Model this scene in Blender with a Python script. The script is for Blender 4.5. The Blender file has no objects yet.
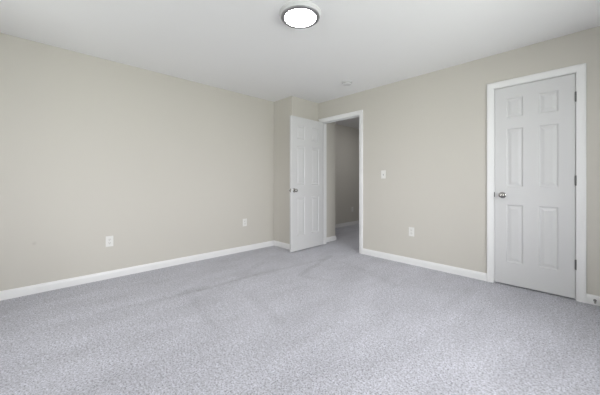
import bpy, bmesh, math
from mathutils import Vector, Matrix

C = bpy.context.scene.collection
SC = bpy.context.scene
PI = math.pi

# ------------------------------------------------------------------ room sizes (metres)
H = 2.44            # ceiling
D = 3.56            # far wall plane (y)
YF = -1.60          # window wall behind the camera
XR = 4.90           # right wall
XJ, YJ = 0.46, 2.945   # boxed-out corner by the entry door
WT = 0.12           # wall thickness
E0, E1 = 0.54, 1.298   # clear entry opening
K0, K1 = 3.011, 3.629  # clear closet opening
OT = 2.073          # closet opening head
OTE = 2.093         # entry opening head
HX = -0.40          # hallway left wall plane
HYC = 4.02          # hallway corner
HXR, HYE = 1.55, 8.2
# windows: (wall, from, to) -- two in the wall behind the camera, one added unseen in the right wall for its light
WIN = [('F', 1.00, 1.60), ('F', 1.70, 2.30), ('R', 0.35, 2.55)]
WZ0, WZ1 = 0.62, 2.10

# ------------------------------------------------------------------ camera
cam_d = bpy.data.cameras.new('camera')
cam = bpy.data.objects.new('camera', cam_d); C.objects.link(cam)
cam.location = (3.7168, 0.0, 1.0816)
cam.rotation_euler = (PI/2, 0, 0.80723)
cam_d.sensor_fit = 'HORIZONTAL'; cam_d.sensor_width = 36
cam_d.lens = 36*277.4/600
cam_d.shift_y = -15.8/600
cam_d.clip_start = 0.02
SC.camera = cam

# ------------------------------------------------------------------ world, daylight, exposure
w = bpy.data.worlds.new('overcast_sky'); SC.world = w; w.use_nodes = True
wn = w.node_tree.nodes; bgn = wn['Background']
bgn.inputs[1].default_value = 20.5
_tc = wn.new('ShaderNodeTexCoord'); _sp = wn.new('ShaderNodeSeparateXYZ'); _mr = wn.new('ShaderNodeMapRange'); _mx = wn.new('ShaderNodeMix'); _mx.data_type = 'RGBA'
_mr.inputs['From Min'].default_value = -0.12; _mr.inputs['From Max'].default_value = 0.06
w.node_tree.links.new(_tc.outputs['Generated'], _sp.inputs[0]); w.node_tree.links.new(_sp.outputs['Z'], _mr.inputs['Value'])
w.node_tree.links.new(_mr.outputs['Result'], _mx.inputs['Factor'])
_mx.inputs['A'].default_value = (0.72, 0.72, 0.70, 1); _mx.inputs['B'].default_value = (0.985, 0.96, 1.0, 1)   # ground below, overcast above
w.node_tree.links.new(_mx.outputs['Result'], bgn.inputs[0])
SC.view_settings.view_transform = 'Standard'; SC.view_settings.look = 'None'
SC.view_settings.gamma = 1; SC.view_settings.exposure = -0.52
SC.view_settings.use_curve_mapping = False
LAMP_EMIT = 70.0
HALL_FILL_EMIT = 135.0  # strength of the unseen lamp added to lift the dark hallway
for wl, a, b in WIN:
    ld = bpy.data.lights.new('window_portal', 'AREA'); ld.shape = 'RECTANGLE'
    ld.size = b-a; ld.size_y = WZ1-WZ0
    ld.cycles.is_portal = True
    lo = bpy.data.objects.new('window_portal', ld); C.objects.link(lo)
    if wl == 'F':
        lo.location = ((a+b)/2, YF-WT-0.02, (WZ0+WZ1)/2); lo.rotation_euler = (PI/2, 0, 0)
    else:
        lo.location = (XR+WT+0.02, (a+b)/2, (WZ0+WZ1)/2); lo.rotation_euler = (PI/2, 0, PI/2)

# ------------------------------------------------------------------ materials
def mat(name, col, rough=0.6, metal=0.0, spec=0.5):
    m = bpy.data.materials.new(name); m.use_nodes = True
    b = m.node_tree.nodes['Principled BSDF']
    b.inputs['Base Color'].default_value = (*col, 1)
    b.inputs['Roughness'].default_value = rough
    b.inputs['Metallic'].default_value = metal
    b.inputs['Specular IOR Level'].default_value = spec
    return m, m.node_tree.nodes, m.node_tree.links, b

def paint(name, col, rough, scale=260, strength=0.06, spec=0.3, var=0.012):
    m, n, l, b = mat(name, col, rough, 0, spec)
    tc = n.new('ShaderNodeTexCoord')
    no = n.new('ShaderNodeTexNoise'); no.inputs['Scale'].default_value = scale; no.inputs['Detail'].default_value = 3
    l.new(tc.outputs['Object'], no.inputs['Vector'])
    bu = n.new('ShaderNodeBump'); bu.inputs['Strength'].default_value = strength; bu.inputs['Distance'].default_value = 0.002
    l.new(no.outputs['Fac'], bu.inputs['Height']); l.new(bu.outputs['Normal'], b.inputs['Normal'])
    n2 = n.new('ShaderNodeTexNoise'); n2.inputs['Scale'].default_value = 1.7; n2.inputs['Detail'].default_value = 4
    l.new(tc.outputs['Object'], n2.inputs['Vector'])
    mx = n.new('ShaderNodeMix'); mx.data_type = 'RGBA'
    mx.inputs['A'].default_value = (*[c*(1-var) for c in col], 1)
    mx.inputs['B'].default_value = (*[min(1, c*(1+var)) for c in col], 1)
    l.new(n2.outputs['Fac'], mx.inputs['Factor']); l.new(mx.outputs['Result'], b.inputs['Base Color'])
    return m

WALLC = (0.580, 0.557, 0.508)
M_wall = paint('beige_wall_paint', WALLC, 0.75)
M_ceil = paint('white_ceiling_paint', (0.88, 0.878, 0.88), 0.9, 180, 0.1)
M_trim = paint('white_trim_paint', (0.80, 0.80, 0.80), 0.38, 60, 0.015, 0.45)
M_door = paint('white_door_paint', (0.635, 0.635, 0.638), 0.42, 90, 0.02, 0.45)
M_plate = paint('white_plastic', (0.76, 0.755, 0.73), 0.3, 40, 0.0, 0.5)
M_recept = paint('white_receptacle_plastic', (0.72, 0.71, 0.68), 0.35, 40, 0.0, 0.5)
M_slot = mat('dark_slot', (0.03, 0.03, 0.03), 0.6)[0]
M_detector = paint('detector_plastic', (0.66, 0.66, 0.66), 0.5, 40, 0.0)
M_rubber = paint('white_rubber', (0.30, 0.29, 0.27), 0.7, 40, 0.0)

def metal(name, col, rough):
    m, n, l, b = mat(name, col, rough, 1.0)
    no = n.new('ShaderNodeTexNoise'); no.inputs['Scale'].default_value = 300
    tc = n.new('ShaderNodeTexCoord'); l.new(tc.outputs['Object'], no.inputs['Vector'])
    mr = n.new('ShaderNodeMapRange'); mr.inputs['To Min'].default_value = rough*0.8; mr.inputs['To Max'].default_value = rough*1.25
    l.new(no.outputs['Fac'], mr.inputs['Value']); l.new(mr.outputs['Result'], b.inputs['Roughness'])
    return m
M_nickel = metal('satin_nickel', (0.40, 0.39, 0.38), 0.22)
M_hinge = metal('dull_nickel', (0.20, 0.20, 0.20), 0.5)
M_rim = metal('brushed_rim', (0.42, 0.42, 0.43), 0.5)

# wall with the faint scuff near the left end
M_wall_left = paint('beige_wall_paint_scuffed', WALLC, 0.75)
def add_scuff(m, centre, r):
    n, l = m.node_tree.nodes, m.node_tree.links; b = n['Principled BSDF']
    src = b.inputs['Base Color'].links[0].from_socket
    tc = n.new('ShaderNodeTexCoord')
    no = n.new('ShaderNodeTexNoise'); no.inputs['Scale'].default_value = 30
    l.new(tc.outputs['Object'], no.inputs['Vector'])
    vm = n.new('ShaderNodeVectorMath'); vm.operation = 'DISTANCE'; vm.inputs[1].default_value = centre
    l.new(tc.outputs['Object'], vm.inputs[0])
    ad = n.new('ShaderNodeMath'); ad.operation = 'MULTIPLY_ADD'; ad.inputs[1].default_value = 0.03; l.new(no.outputs['Fac'], ad.inputs[0]); l.new(vm.outputs['Value'], ad.inputs[2])
    mr = n.new('ShaderNodeMapRange'); mr.inputs['From Min'].default_value = 0.015; mr.inputs['From Max'].default_value = 0.015+r
    mr.inputs['To Min'].default_value = 0.5; mr.inputs['To Max'].default_value = 0
    l.new(ad.outputs[0], mr.inputs['Value'])
    mx = n.new('ShaderNodeMix'); mx.data_type = 'RGBA'; mx.inputs['B'].default_value = (0.44, 0.41, 0.37, 1)
    l.new(mr.outputs['Result'], mx.inputs['Factor']); l.new(src, mx.inputs['A']); l.new(mx.outputs['Result'], b.inputs['Base Color'])
add_scuff(M_wall_left, (0, -0.003, 0.485), 0.022)

# carpet: flecked cut pile, soft tufts and vacuum / foot tracks
def carpet():
    m, n, l, b = mat('flecked_grey_carpet', (0.4, 0.4, 0.43), 0.95, 0, 0.1)
    b.inputs['Sheen Weight'].default_value = 0.25; b.inputs['Sheen Roughness'].default_value = 0.6
    tc = n.new('ShaderNodeTexCoord'); P = tc.outputs['Object']
    def noise(scale, det=3, rough=0.6, vec=P):
        x = n.new('ShaderNodeTexNoise'); x.inputs['Scale'].default_value = scale
        x.inputs['Detail'].default_value = det; x.inputs['Roughness'].default_value = rough
        l.new(vec, x.inputs['Vector']); return x
    f1 = noise(95, 4, 0.8)
    r1 = n.new('ShaderNodeValToRGB'); r1.color_ramp.elements[0].position = 0.36; r1.color_ramp.elements[1].position = 0.62
    r1.color_ramp.elements[0].color = (0.145, 0.143, 0.16, 1); r1.color_ramp.elements[1].color = (0.68, 0.68, 0.75, 1)
    e = r1.color_ramp.elements.new(0.47); e.color = (0.45, 0.45, 0.50, 1)
    l.new(f1.outputs['Fac'], r1.inputs['Fac'])
    # brushed pile: broad lay of the pile, seen as slightly darker and lighter sweeps
    mp = n.new('ShaderNodeMapping'); mp.inputs['Rotation'].default_value = (0, 0, math.radians(-28)); mp.inputs['Scale'].default_value = (2.6, 1.3, 1)
    l.new(P, mp.inputs['Vector'])
    f2 = noise(1.3, 4, 0.55, mp.outputs['Vector'])
    mp3 = n.new('ShaderNodeMapping'); mp3.inputs['Rotation'].default_value = (0, 0, math.radians(38)); mp3.inputs['Scale'].default_value = (3.4, 1.5, 1)
    l.new(P, mp3.inputs['Vector'])
    f3 = noise(1.7, 5, 0.6, mp3.outputs['Vector'])
    ad = n.new('ShaderNodeMath'); ad.operation = 'ADD'; l.new(f2.outputs['Fac'], ad.inputs[0]); l.new(f3.outputs['Fac'], ad.inputs[1])
    mr = n.new('ShaderNodeMapRange'); mr.inputs['From Min'].default_value = 0.75; mr.inputs['From Max'].default_value = 1.25
    mr.inputs['To Min'].default_value = 0.90; mr.inputs['To Max'].default_value = 1.08
    l.new(ad.outputs[0], mr.inputs['Value'])
    # pile pushed over by the vacuum and by feet: short strokes (x0, y0, x1, y1, half width, tone)
    STROKES = [(0.93, 0.39, 1.03, 1.19, 0.035, 0.9), (1.03, 1.19, 1.03, 1.85, 0.03, 0.86), (1.03, 1.85, 1.16, 2.94, 0.03, 0.9), (1.4, 2.22, 1.1, 3.11, 0.04, 0.86), (1.51, 2.24, 1.78, 2.34, 0.05, 0.9), (1.05, 1.08, 1.79, 0.97, 0.04, 0.93), (1.46, 1.5, 2.06, 1.36, 0.05, 0.92), (0.98, 1.04, 1.0, 1.24, 0.06, 0.88), (1.44, 3.02, 2.31, 2.73, 0.05, 0.93), (2.89, 3.14, 2.88, 2.38, 0.05, 0.94), (1.08, 1.52, 0.67, 2.21, 0.05, 0.92)]
    wob = noise(5, 3, 0.6); wv = n.new('ShaderNodeVectorMath'); wv.operation = 'MULTIPLY_ADD'
    l.new(wob.outputs['Color'], wv.inputs[0]); wv.inputs[1].default_value = (0.10, 0.10, 0); wv.inputs[2].default_value = (-0.05, -0.05, 0)
    wp = n.new('ShaderNodeVectorMath'); wp.operation = 'ADD'; l.new(P, wp.inputs[0]); l.new(wv.outputs[0], wp.inputs[1])
    def mth(op, x, y=None, z=None, clamp=False):
        q = n.new('ShaderNodeMath'); q.operation = op; q.use_clamp = clamp
        for i, v in enumerate((x, y, z)):
            if v is None: continue
            if isinstance(v, (int, float)): q.inputs[i].default_value = v
            else: l.new(v, q.inputs[i])
        return q.outputs[0]
    tone = mr.outputs[0]
    for x0, y0, x1, y1, hw, k in STROKES:
        d = Vector((x1-x0, y1-y0, 0)); L = d.length; d /= L
        sb = n.new('ShaderNodeVectorMath'); sb.operation = 'SUBTRACT'; l.new(wp.outputs[0], sb.inputs[0]); sb.inputs[1].default_value = (x0, y0, 0)
        dt = n.new('ShaderNodeVectorMath'); dt.operation = 'DOT_PRODUCT'; l.new(sb.outputs[0], dt.inputs[0]); dt.inputs[1].default_value = d
        tt = mth('MULTIPLY', mth('DIVIDE', dt.outputs['Value'], L, clamp=True), L)
        sc = n.new('ShaderNodeVectorMath'); sc.operation = 'SCALE'; sc.inputs[0].default_value = d; l.new(tt, sc.inputs['Scale'])
        ds = n.new('ShaderNodeVectorMath'); ds.operation = 'DISTANCE'; l.new(sb.outputs[0], ds.inputs[0]); l.new(sc.outputs[0], ds.inputs[1])
        r = n.new('ShaderNodeMapRange'); r.interpolation_type = 'SMOOTHSTEP'; l.new(ds.outputs['Value'], r.inputs['Value'])
        r.inputs['From Min'].default_value = hw*0.25; r.inputs['From Max'].default_value = hw*1.5; r.inputs['To Min'].default_value = k; r.inputs['To Max'].default_value = 1.0
        tone = mth('MULTIPLY', tone, r.outputs[0])
    f5 = noise(38, 3, 0.7); m5 = n.new('ShaderNodeMapRange'); m5.inputs['From Min'].default_value = 0.35; m5.inputs['From Max'].default_value = 0.65
    m5.inputs['To Min'].default_value = 0.86; m5.inputs['To Max'].default_value = 1.12; l.new(f5.outputs['Fac'], m5.inputs['Value'])
    mu = n.new('ShaderNodeMath'); mu.operation = 'MULTIPLY'; l.new(tone, mu.inputs[0]); l.new(m5.outputs[0], mu.inputs[1]); mr = mu
    vm = n.new('ShaderNodeVectorMath'); vm.operation = 'SCALE'; l.new(r1.outputs['Color'], vm.inputs[0]); l.new(mr.outputs[0], vm.inputs['Scale'])
    l.new(vm.outputs['Vector'], b.inputs['Base Color'])
    f4 = noise(210, 2, 0.6)
    mm = n.new('ShaderNodeMath'); mm.operation = 'ADD'; l.new(f4.outputs['Fac'], mm.inputs[0]); l.new(f1.outputs['Fac'], mm.inputs[1])
    bu = n.new('ShaderNodeBump'); bu.inputs['Strength'].default_value = 0.95; bu.inputs['Distance'].default_value = 0.006
    l.new(mm.outputs[0], bu.inputs['Height'])
    b2 = n.new('ShaderNodeBump'); b2.inputs['Strength'].default_value = 0.5; b2.inputs['Distance'].default_value = 0.03
    l.new(ad.outputs[0], b2.inputs['Height']); l.new(bu.outputs['Normal'], b2.inputs['Normal'])
    l.new(b2.outputs['Normal'], b.inputs['Normal'])
    return m
M_carpet = carpet()

def glass():
    m = bpy.data.materials.new('window_glass'); m.use_nodes = True
    n, l = m.node_tree.nodes, m.node_tree.links
    n.remove(n['Principled BSDF'])
    t = n.new('ShaderNodeBsdfTransparent'); t.inputs[0].default_value = (0.96, 0.98, 0.97, 1)
    g = n.new('ShaderNodeBsdfGlossy'); g.inputs['Roughness'].default_value = 0.02
    fr = n.new('ShaderNodeFresnel'); fr.inputs[0].default_value = 1.3
    mx = n.new('ShaderNodeMixShader'); l.new(fr.outputs[0], mx.inputs[0]); l.new(t.outputs[0], mx.inputs[1]); l.new(g.outputs[0], mx.inputs[2])
    l.new(mx.outputs[0], n['Material Output'].inputs['Surface'])
    return m
M_glass = glass()

def diffuser(name, e, c=(1.0, 0.97, 0.93)):
    m, _n, _l, _b = mat(name, (0.95, 0.95, 0.93), 0.5)
    _b.inputs['Emission Color'].default_value = (*c, 1); _b.inputs['Emission Strength'].default_value = e
    return m
M_diff = diffuser('lit_diffuser', LAMP_EMIT)
M_hall_fill = diffuser('hall_fill_diffuser', HALL_FILL_EMIT, (0.98, 0.985, 1.0))

# ------------------------------------------------------------------ helpers
def link(name, bm, m, parent=None, smooth=False, bevel=0):
    bmesh.ops.recalc_face_normals(bm, faces=bm.faces)
    me = bpy.data.meshes.new(name); bm.to_mesh(me); bm.free()
    for x in (m if isinstance(m, (list, tuple)) else [m]): me.materials.append(x)
    if smooth:
        for p in me.polygons: p.use_smooth = True
        me.set_sharp_from_angle(angle=math.radians(35))
    o = bpy.data.objects.new(name, me); C.objects.link(o)
    if parent: o.parent = parent
    if bevel:
        b = o.modifiers.new('bevel', 'BEVEL'); b.width = bevel; b.segments = 2; b.limit_method = 'ANGLE'
    return o

def box(bm, x0, y0, z0, x1, y1, z1):
    v = [bm.verts.new(p) for p in ((x0,y0,z0),(x1,y0,z0),(x1,y1,z0),(x0,y1,z0),(x0,y0,z1),(x1,y0,z1),(x1,y1,z1),(x0,y1,z1))]
    for f in ((0,3,2,1),(4,5,6,7),(0,1,5,4),(1,2,6,5),(2,3,7,6),(3,0,4,7)): bm.faces.new([v[i] for i in f])

def boxes(*bs):
    bm = bmesh.new()
    for b in bs: box(bm, *b)
    return bm

def lathe(prof, seg=48, mtx=None):
    """prof: list of (radius, height) revolved about local z"""
    bm = bmesh.new(); rings = []
    for r, z in prof:
        if r < 1e-6: rings.append([bm.verts.new((0, 0, z))]*seg)
        else: rings.append([bm.verts.new((r*math.cos(2*PI*i/seg), r*math.sin(2*PI*i/seg), z)) for i in range(seg)])
    for a, b in zip(rings, rings[1:]):
        for i in range(seg):
            j = (i+1) % seg; vs = []
            for v in (a[i], a[j], b[j], b[i]):
                if v not in vs: vs.append(v)
            if len(vs) > 2: bm.faces.new(vs)
    if mtx is not None: bmesh.ops.transform(bm, matrix=mtx, verts=bm.verts)
    return bm

def sweep(bm, prof, pts, frames):
    """prof: closed list (a, b); pts: path; frames: per point (A, B) vectors"""
    rings = [[bm.verts.new(Vector(p)+A*a+B*b) for a, b in prof] for p, (A, B) in zip(pts, frames)]
    n = len(prof)
    for r, s in zip(rings, rings[1:]):
        for i in range(n): bm.faces.new((r[i], r[(i+1) % n], s[(i+1) % n], s[i]))
    bm.faces.new(rings[0]); bm.faces.new(rings[-1][::-1])

def struct(o, label=None, cat=None):
    o['kind'] = 'structure'
    if label: o['label'] = label
    if cat: o['category'] = cat
    return o

def thing(name, label, cat, loc=(0, 0, 0), rz=0, group=None, rot=None):
    o = bpy.data.objects.new(name, None); C.objects.link(o); o.empty_display_size = 0.05
    o.location = loc; o.rotation_euler = rot or (0, 0, rz); o['label'] = label; o['category'] = cat
    if group: o['group'] = group
    return o

# ------------------------------------------------------------------ floor and ceiling
bm = bmesh.new()
box(bm, HX-WT, YF-WT, -0.10, XR+WT, HYE+WT, 0.0)
struct(link('floor', bm, M_carpet), 'light grey flecked wall-to-wall carpet with faint vacuum tracks', 'floor')
struct(link('ceiling', boxes((HX-WT, YF-WT, H, XR+WT, HYE+WT, H+0.12)), M_ceil), 'smooth white painted ceiling', 'ceiling')

# ------------------------------------------------------------------ walls
struct(link('wall_left', boxes((-WT, YF-WT, 0, 0, YJ, H)), M_wall_left), 'long blank beige wall on the left', 'wall')
struct(link('wall_corner', boxes((-WT, YJ, 0, XJ, HYC, H)), M_wall), 'beige boxed-out corner behind the open door', 'wall')
OJ = 0.018   # jamb board thickness
struct(link('wall_back', boxes(
    (XJ, D, 0, E0-OJ, D+WT, H), (E0-OJ, D, OTE+OJ, E1+OJ, D+WT, H), (E1+OJ, D, 0, K0-OJ, D+WT, H),
    (K0-OJ, D, OT+OJ, K1+OJ, D+WT, H), (K1+OJ, D, 0, XR+WT, D+WT, H)), M_wall),
    'beige wall holding the hallway opening and the closed white door', 'wall')
struct(link('wall_closet', boxes((K0-0.30, D+WT, 0, K0-0.24, D+0.8, H), (K1+0.24, D+WT, 0, K1+0.30, D+0.8, H),
    (K0-0.30, D+0.8, 0, K1+0.30, D+0.86, H)), M_wall))
ra, rb = [(a, b) for wl, a, b in WIN if wl == 'R'][0]
struct(link('wall_right', boxes((XR, YF-WT, 0, XR+WT, D, WZ0), (XR, YF-WT, WZ1, XR+WT, D, H),
    (XR, YF-WT, WZ0, XR+WT, ra, WZ1), (XR, rb, WZ0, XR+WT, D, WZ1)), M_wall))
fb = [(0, YF-WT, 0, XR, YF, WZ0), (0, YF-WT, WZ1, XR, YF, H)]
xs = [0] + [v for ab in WIN if ab[0] == 'F' for v in ab[1:]] + [XR]
for i in range(0, len(xs), 2): fb.append((xs[i], YF-WT, WZ0, xs[i+1], YF, WZ1))
struct(link('wall_front', boxes(*fb), M_wall))
# hallway shell beyond the opening
struct(link('wall_hall_left', boxes((HX-WT, HYC-0.12, 0, HX, HYE, H), (HX, HYC-0.12, 0, -WT, HYC, H)), M_wall), 'shaded hallway wall seen through the doorway', 'wall')
struct(link('wall_hall_right', boxes((HXR, D+WT, 0, HXR+WT, HYE, H)), M_wall))
struct(link('wall_hall_end', boxes((HX, HYE, 0, HXR+WT, HYE+WT, H)), M_wall))

# ------------------------------------------------------------------ baseboards
BP = [(0, 0), (0.014, 0), (0.014, 0.059), (0.0125, 0.066), (0.0105, 0.071), (0.0095, 0.078), (0.006, 0.083), (0, 0.084)]
def baseboard(name, path, side, label):
    """path: floor points along the wall; side=+1: the room lies to the left of the path direction"""
    P = [Vector((x, y, 0)) for x, y in path]; fr = []
    N = []
    for a, b in zip(P, P[1:]):
        d = (b-a).normalized(); N.append(Vector((-d.y, d.x, 0))*side)
    for i in range(len(P)):
        if i == 0: A = N[0]
        elif i == len(P)-1: A = N[-1]
        else:
            A = (N[i-1]+N[i]); A = A/A.dot(N[i])
        fr.append((A, Vector((0, 0, 1))))
    bm = bmesh.new(); sweep(bm, BP, P, fr)
    return struct(link(name, bm, M_trim), label, 'baseboard')
CW = 0.062; REV = 0.005
baseboard('baseboard_left', [(0, YF), (0, YJ)], -1, 'white baseboard along the long left wall')
baseboard('baseboard_corner', [(0.014, YJ), (XJ, YJ), (XJ, D)], -1, 'white baseboard wrapping the boxed-out corner')
baseboard('baseboard_back', [(E1+REV+CW, D), (K0-REV-CW, D)], -1, 'white baseboard between the two doorways')
baseboard('baseboard_back_right', [(K1+REV+CW, D), (XR, D)], -1, 'short white baseboard right of the closed door')
baseboard('baseboard_right', [(XR, D-0.014), (XR, YF)], -1, 'white baseboard on the right wall')
baseboard('baseboard_front', [(XR-0.014, YF), (0.014, YF)], -1, 'white baseboard under the windows')
baseboard('baseboard_hall_near', [(XJ, D+WT+0.02), (XJ, HYC), (HX+0.014, HYC)], -1, 'short white baseboard wrapping the hallway corner')
baseboard('baseboard_hall_left', [(HX, HYC), (HX, HYE)], -1, 'white baseboard on the shaded hallway wall')
baseboard('baseboard_hall_right', [(HXR, HYE), (HXR, D+WT)], -1, 'white baseboard on the hallway right wall')

# ------------------------------------------------------------------ door casings and jambs
CP = [(0, 0), (0, 0.008), (0.004, 0.0105), (0.012, 0.011), (0.020, 0.0125), (0.034, 0.016), (0.048, 0.0175), (0.058, 0.0165), (CW, 0.0135), (CW, 0)]
def casing(bm, x0, x1, zt, y, out, prof=CP, leftmax=None):
    """mitred three-sided casing round an opening; out = -1 faces -y"""
    U = Vector((0, 0, 1)); X = Vector((1, 0, 0)); Y = Vector((0, out, 0))
    pts = [(x0, y, 0), (x0, y, zt), (x1, y, zt), (x1, y, 0)]
    fr = [(-X, Y), (-X+U, Y), (X+U, Y), (X, Y)]
    sweep(bm, prof, pts, fr)
def frame(name, x0, x1, stop_y, hall, label, OT=OT):
    bm = bmesh.new()
    casing(bm, x0-REV, x1+REV, OT+REV, D, -1)
    if hall: casing(bm, x0-REV, x1+REV, OT+REV, D+WT, 1)
    t = struct(link(name, bm, M_trim, smooth=True), label, 'door frame')
    e = 0.0005
    link('jamb', boxes((x0-OJ, D-e, 0, x0, D+WT+e, OT+OJ), (x1, D-e, 0, x1+OJ, D+WT+e, OT+OJ), (x0, D-e, OT, x1, D+WT+e, OT+OJ)), M_trim, t, bevel=0.0012)
    s0, s1 = stop_y
    link('stop', boxes((x0, s0, 0, x0+0.010, s1, OT), (x1-0.010, s0, 0, x1, s1, OT), (x0+0.010, s0, OT-0.010, x1-0.010, s1, OT)), M_trim, t, bevel=0.002)
    return t
f1 = frame('trim_1', E0, E1, (D+0.040, D+0.072), True, 'white casing and jamb around the open doorway to the hall', OTE)
f2 = frame('trim_2', K0, K1, (D+0.040, D+0.072), False, 'white casing and jamb around the closed white door')
def strike(x, s, z, par):
    o = link('strike_plate', boxes((x, D+0.008, z-0.028, x+s*0.0016, D+0.034, z+0.028)) if s > 0 else boxes((x-0.0016, D+0.008, z-0.028, x, D+0.034, z+0.028)), M_hinge, par)
    o['label'] = 'dull nickel strike plate'
    # lip that curls round the jamb edge
    lo, hi = (x-0.004, x) if s > 0 else (x, x+0.004)
    link('strike_lip', boxes((lo, D-0.0025, z-0.024, hi+ (0.0016 if s>0 else 0), D+0.008, z+0.024)), M_hinge, o)
strike(E1, -1, 0.955, f1)
strike(K0, 1, 0.945, f2)

# ------------------------------------------------------------------ six-panel doors
def panel_door(w, h, th, cols, rows):
    """slab in local coords: x 0..w, z 0..h, y -th..0 (front face y=-th)"""
    bm = bmesh.new()
    X = [0, *cols, w]
    Z = [0]
    for a, b in rows: Z += [a, b]
    Z += [h]
    steps = [(0, 0), (0.004, 0.0035), (0.008, 0.0075), (0.012, 0.009), (0.018, 0.009), (0.024, 0.0075), (0.040, 0.003), (0.043, 0.0022)]
    for face_y, s in ((-th, 1), (0, -1)):
        V = {(i, k): bm.verts.new((X[i], face_y, Z[k])) for i in range(6) for k in range(len(Z))}
        for i in range(5):
            for k in range(len(Z)-1):
                c = [V[i, k], V[i+1, k], V[i+1, k+1], V[i, k+1]]
                if i in (1, 3) and k % 2 == 1:
                    x0, x1, z0, z1 = X[i], X[i+1], Z[k], Z[k+1]; prev = c
                    for ins, dep in steps[1:]:
                        y = face_y+s*dep
                        r = [bm.verts.new(p) for p in ((x0+ins, y, z0+ins), (x1-ins, y, z0+ins), (x1-ins, y, z1-ins), (x0+ins, y, z1-ins))]
                        for q in range(4): bm.faces.new((prev[q], prev[(q+1) % 4], r[(q+1) % 4], r[q]))
                        prev = r
                    bm.faces.new(prev)
                else: bm.faces.new(c)
        if s == 1: F = V
        else: B = V
    nz = len(Z)
    for k in range(nz-1):
        bm.faces.new((F[0, k], F[0, k+1], B[0, k+1], B[0, k])); bm.faces.new((F[5, k], F[5, k+1], B[5, k+1], B[5, k]))
    for i in range(5):
        bm.faces.new((F[i, 0], F[i+1, 0], B[i+1, 0], B[i, 0])); bm.faces.new((F[i, nz-1], F[i+1, nz-1], B[i+1, nz-1], B[i, nz-1]))
    return bm

def add_knob(parent, x, z, y, s, name='door_knob'):
    """knob standing out of face y in direction s (local y)"""
    R = Matrix.Translation((x, y, z)) @ Matrix.Rotation(-s*PI/2, 4, 'X')
    kn = link(name, lathe([(0, 0.064), (0.010, 0.0635), (0.019, 0.061), (0.0245, 0.056), (0.0265, 0.050), (0.0255, 0.044), (0.021, 0.038), (0.015, 0.034), (0.011, 0.029), (0.0105, 0.020), (0.012, 0.010), (0.012, 0.004)], 40, R), M_nickel, parent, True)
    kn['label'] = 'satin nickel round knob'
    link('rosette', lathe([(0, 0.009), (0.013, 0.009), (0.022, 0.0085), (0.029, 0.006), (0.0325, 0.003), (0.0325, 0)], 40, R), M_nickel, kn, True)
    return kn

def hinge(parent, x, y, z, leafs):
    b = lathe([(0, -0.047), (0.003, -0.0465), (0.0045, -0.044), (0.0055, -0.044), (0.0055, 0.044), (0.0045, 0.044), (0.003, 0.0465), (0, 0.047)], 16, Matrix.Translation((x, y, z)))
    for l_ in leafs: box(b, *l_)
    o = link('hinge', b, M_hinge, parent, True); o['label'] = 'dull nickel butt hinge'
    return o

ROWS = [(0.232, 0.828), (1.016, 1.618), (1.732, 1.932)]
DH = 2.054; TH = 0.035
# entry door: local x runs from hinge (0) to free edge; local front face (y=-TH) is the one facing the room
ew = E1-E0-0.006
d1 = thing('door_1', 'white six-panel door standing open against the boxed-out corner', 'door', (E0+0.002, D-0.003, 0.014))
d1['kind'] = 'structure'
# hinge at +y end; door runs toward -y: local x -> world -y, local -y -> world +x  (rotation -90 + 1.5 deg about z)
sl = link('slab', panel_door(ew, DH+0.02, TH, (0.116, 0.299, ew-0.299, ew-0.116), [(a, b+(0.015 if b > 1.9 else 0)) for a, b in ROWS]), M_door, d1)
# rotate: local (1,0)->(0,-1): rz=-90 ; local (0,-1)->(-1,0)  => slab would lie at -x; put front face at +x by shifting
for v in sl.data.vertices: v.co.y += TH     # slab y 0..TH ; +y local maps to +x world
d1.rotation_euler = (0, 0, -PI/2 + math.radians(1.2))
add_knob(d1, ew-0.062, 0.935, TH, 1); add_knob(d1, ew-0.062, 0.935, 0, -1)
lp = link('latch_plate', boxes((ew, TH/2-0.0125, 0.935-0.0285, ew+0.0012, TH/2+0.0125, 0.935+0.0285)), M_nickel, d1)
link('latch_bolt', boxes((ew+0.0012, TH/2-0.006, 0.935-0.009, ew+0.010, TH/2+0.006, 0.935+0.009)), M_nickel, lp, bevel=0.002)
for z in (0.31, 1.078, 1.842):
    hinge(d1, -0.004, -0.004, z, [(-0.0012, 0.0, z-0.044, 0.0002, 0.030, z+0.044)])

# closet door: closed, hinges on the right, knob on the left
cw = K1-K0-0.007
d2 = thing('door_2', 'closed white six-panel door with nickel knob, right of the switch', 'door', (K0+0.0035, D+0.002, 0.014))
d2['kind'] = 'structure'
sl = link('slab', panel_door(cw, DH, TH, (0.098, 0.236, 0.357, 0.499), ROWS), M_door, d2)
for v in sl.data.vertices: v.co.y += TH     # slab y 0..TH, front face flush with the wall
add_knob(d2, 0.066, 0.927, 0, -1); add_knob(d2, 0.066, 0.927, TH, 1)
lp = link('latch_plate', boxes((-0.0012, 0.006, 0.927-0.0285, 0, 0.029, 0.927+0.0285)), M_nickel, d2)
for z in (0.311, 1.078, 1.842):
    hinge(d2, cw+0.0035, -0.0055, z, [(cw-0.004, -0.0008, z-0.044, cw+0.0005, 0.0004, z+0.044), (cw+0.0062, -0.0008-0.002, z-0.044, cw+0.0105, -0.002+0.0004, z+0.044)])

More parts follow.
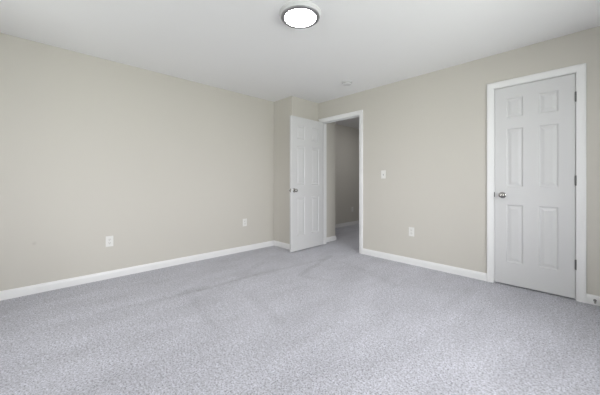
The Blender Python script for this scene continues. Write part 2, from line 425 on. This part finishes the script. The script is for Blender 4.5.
# ------------------------------------------------------------------ windows behind the camera
for i, (wl, a, b) in enumerate(WIN):
    lab = ['white double-hung window behind the camera, nearer the long left wall', 'white double-hung window behind the camera, nearer the right wall', 'wide white double-hung window added out of view in the right wall for side light'][i]
    if wl == 'F': t = thing('window_%d' % (i+1), lab, 'window', ((a+b)/2, YF, WZ0))
    else: t = thing('window_%d' % (i+1), lab, 'window', (XR, (a+b)/2, WZ0), PI/2)
    t['kind'] = 'structure'
    ox, oz = (a+b)/2, WZ0; hw = (b-a)/2; hh = WZ1-WZ0
    f = 0.035
    link('window_frame', boxes((-hw, -WT, 0, -hw+f, 0, hh), (hw-f, -WT, 0, hw, 0, hh), (-hw+f, -WT, hh-f, hw-f, 0, hh), (-hw+f, -WT, 0, hw-f, 0, f)), M_trim, t, bevel=0.003)
    mid = hh/2; g = 0.035
    for nm, z0, z1, yy in (('upper_sash', mid-0.015, hh-f, -0.085), ('lower_sash', f, mid+0.015, -0.052)):
        s = link(nm, boxes((-hw+f, yy-0.015, z0, -hw+f+g, yy+0.015, z1), (hw-f-g, yy-0.015, z0, hw-f, yy+0.015, z1),
                           (-hw+f+g, yy-0.015, z1-g, hw-f-g, yy+0.015, z1), (-hw+f+g, yy-0.015, z0, hw-f-g, yy+0.015, z0+g)), M_trim, t, bevel=0.003)
        link('pane', boxes((-hw+f+g, yy-0.002, z0+g, hw-f-g, yy+0.002, z1-g)), M_glass, s)
    bm = bmesh.new()
    U = Vector((0, 0, 1)); X = Vector((1, 0, 0)); Y = Vector((0, 1, 0))
    sweep(bm, CP, [(-hw+.005, 0, 0), (-hw+.005, 0, hh-.005), (hw-.005, 0, hh-.005), (hw-.005, 0, 0)], [(-X*.8, Y), (-X*.8+U, Y), (X*.8+U, Y), (X*.8, Y)])
    link('casing', bm, M_trim, t, True)
    link('window_sill', boxes((-hw-0.048, -0.001, -0.022, hw+0.048, 0.045, 0.0)), M_trim, t, bevel=0.004)

# ------------------------------------------------------------------ electrical plates
def plate(w, h, t=0.0055):
    bm = bmesh.new()
    prof = [(0, 0), (0.0, 0.003), (0.0035, t)]
    prev = None
    for ins, y in prof:
        r = [bm.verts.new(p) for p in ((-w/2+ins, -y, -h/2+ins), (w/2-ins, -y, -h/2+ins), (w/2-ins, -y, h/2-ins), (-w/2+ins, -y, h/2-ins))]
        if prev:
            for q in range(4): bm.faces.new((prev[q], prev[(q+1) % 4], r[(q+1) % 4], r[q]))
        else: bm.faces.new(r)
        prev = r
    bm.faces.new(prev)
    return bm

def receptacle(z):
    bm = bmesh.new(); n = 28; rx, lim = 0.0172, 0.0142
    pts = []
    for i in range(n):
        a = 2*PI*i/n; pts.append((rx*math.cos(a), max(-lim, min(lim, rx*math.sin(a)))))
    a = [bm.verts.new((x, -0.005, z+q)) for x, q in pts]; b = [bm.verts.new((x*0.96, -0.0075, z+q*0.96)) for x, q in pts]
    for i in range(n): bm.faces.new((a[i], a[(i+1) % n], b[(i+1) % n], b[i]))
    bm.faces.new(b); bm.faces.new(a[::-1])
    return bm

def outlet(label, loc, rz):
    t = thing('wall_outlet', label, 'outlet', loc, rz, 'wall outlets')
    link('cover_plate', plate(0.072, 0.117), M_plate, t, True)
    for z in (0.0195, -0.0195):
        r = link('receptacle', receptacle(z), M_recept, t, True)
        link('slot', boxes((-0.0075, -0.0078, z-0.001, -0.0055, -0.0072, z+0.008), (0.0055, -0.0078, z+0.000, 0.0075, -0.0072, z+0.007), (-0.002, -0.0078, z-0.0095, 0.002, -0.0072, z-0.0055)), M_slot, r)
    link('screw', lathe([(0, 0.0066), (0.0025, 0.0064), (0.0032, 0.0054)], 12, Matrix.Rotation(PI/2, 4, 'X')), M_plate, t, True)
    return t
outlet('white duplex outlet low on the left wall, nearer the left edge of the photo', (0.0, 0.607, 0.415), PI/2)
outlet('white duplex outlet low on the left wall, nearer the boxed-out corner', (0.0, 2.366, 0.447), PI/2)
outlet('white duplex outlet low on the wall between the two doorways', (2.106, D, 0.428), 0)
outlet('small white duplex outlet on the shaded hallway wall', (HX, 5.76, 0.395), PI/2)

t = thing('light_switch', 'white toggle light switch just right of the open doorway', 'switch', (1.702, D, 1.183))
link('cover_plate', plate(0.070, 0.115), M_plate, t, True)
tg = link('toggle', boxes((-0.0045, -0.0175, 0.002, 0.0045, -0.005, 0.0115)), M_recept, t, bevel=0.0015)
link('toggle_slot', boxes((-0.0052, -0.0061, -0.012, 0.0052, -0.0050, 0.012)), M_slot, t)
sc = bmesh.new()
for z in (0.030, -0.030):
    s = lathe([(0, 0.0066), (0.0025, 0.0064), (0.0032, 0.0054)], 12, Matrix.Translation((0, 0, z)) @ Matrix.Rotation(PI/2, 4, 'X'))
    link('screw', s, M_plate, t, True)
sc.free()

# ------------------------------------------------------------------ ceiling light
t = thing('ceiling_light', 'round flush ceiling light, lit, with a thin grey rim', 'light fixture', (2.098, 1.553, H))
link('base_plate', lathe([(0, 0), (0.166, 0), (0.168, -0.003), (0.168, -0.009), (0.165, -0.013), (0.158, -0.020), (0.155, -0.027), (0.150, -0.028), (0, -0.028)], 72), M_detector, t, True)
rm = link('rim', lathe([(0.150, -0.028), (0.1545, -0.029), (0.1560, -0.032), (0.1550, -0.036), (0.151, -0.0385), (0.138, -0.0390), (0.1265, -0.0385), (0.1260, -0.036), (0.1260, -0.028), (0.150, -0.028)], 72), M_rim, t, True)
rm['label'] = 'brushed grey metal rim'
link('diffuser', lathe([(0.1255, -0.029), (0.1255, -0.0382), (0.121, -0.0390), (0.100, -0.0394), (0.06, -0.0397), (0, -0.040)], 72), M_diff, t, True)

# ------------------------------------------------------------------ smoke detector
t = thing('smoke_detector', 'small round white smoke detector on the ceiling near the doorway', 'smoke detector', (1.425, 3.085, H))
link('housing', lathe([(0, 0), (0.068, 0), (0.070, -0.002), (0.070, -0.010), (0.062, -0.012), (0.061, -0.024), (0.056, -0.032), (0.044, -0.036), (0, -0.037)], 48), M_detector, t, True)
link('vent_ring', lathe([(0.0600, -0.013), (0.0622, -0.0145), (0.0622, -0.0205), (0.0600, -0.022)], 48), M_rubber, t, True)
link('test_button', lathe([(0.012, -0.0365), (0.012, -0.039), (0.010, -0.040), (0, -0.040)], 24), M_detector, t, True)

# ------------------------------------------------------------------ door stop on the baseboard beside the closed door
t = thing('door_stop', 'small spring door stop on the baseboard right of the closed door', 'door stop', (3.748, D-0.014, 0.042), 0)
Rx = Matrix.Rotation(PI/2, 4, 'X')
link('mount', lathe([(0, 0), (0.011, 0), (0.011, 0.003), (0.007, 0.008), (0, 0.008)], 20, Rx), M_hinge, t, True)
bm = bmesh.new(); rings = []; N = 260; turns = 17
for i in range(N+1):
    u = i/N; a = 2*PI*turns*u; R = 0.0055
    c = Vector((R*math.cos(a), -(0.007+0.050*u), R*math.sin(a)))
    rad = Vector((math.cos(a), 0, math.sin(a)))
    rings.append([bm.verts.new(c+rad*0.0011*math.cos(q*PI/3)+Vector((0, 1, 0))*0.0011*math.sin(q*PI/3)) for q in range(6)])
for r, s in zip(rings, rings[1:]):
    for q in range(6): bm.faces.new((r[q], r[(q+1) % 6], s[(q+1) % 6], s[q]))
bm.faces.new(rings[0]); bm.faces.new(rings[-1])
link('spring', bm, M_hinge, t, True)
link('rubber_tip', lathe([(0, 0.055), (0.007, 0.055), (0.0075, 0.060), (0.0075, 0.070), (0.006, 0.074), (0, 0.074)], 20, Rx), M_rubber, t, True)

# ------------------------------------------------------------------ added hallway light, unseen, brightens the hall beyond the doorway
t = thing('ceiling_light', 'small round fill light added out of view on the hallway ceiling', 'light fixture', (0.85, 5.3, H))
link('base_plate', lathe([(0, 0), (0.11, 0), (0.11, -0.012), (0.10, -0.016), (0, -0.016)], 48), M_detector, t, True)
link('diffuser', lathe([(0.095, -0.016), (0.095, -0.030), (0.07, -0.038), (0, -0.042)], 48), M_hall_fill, t, True)
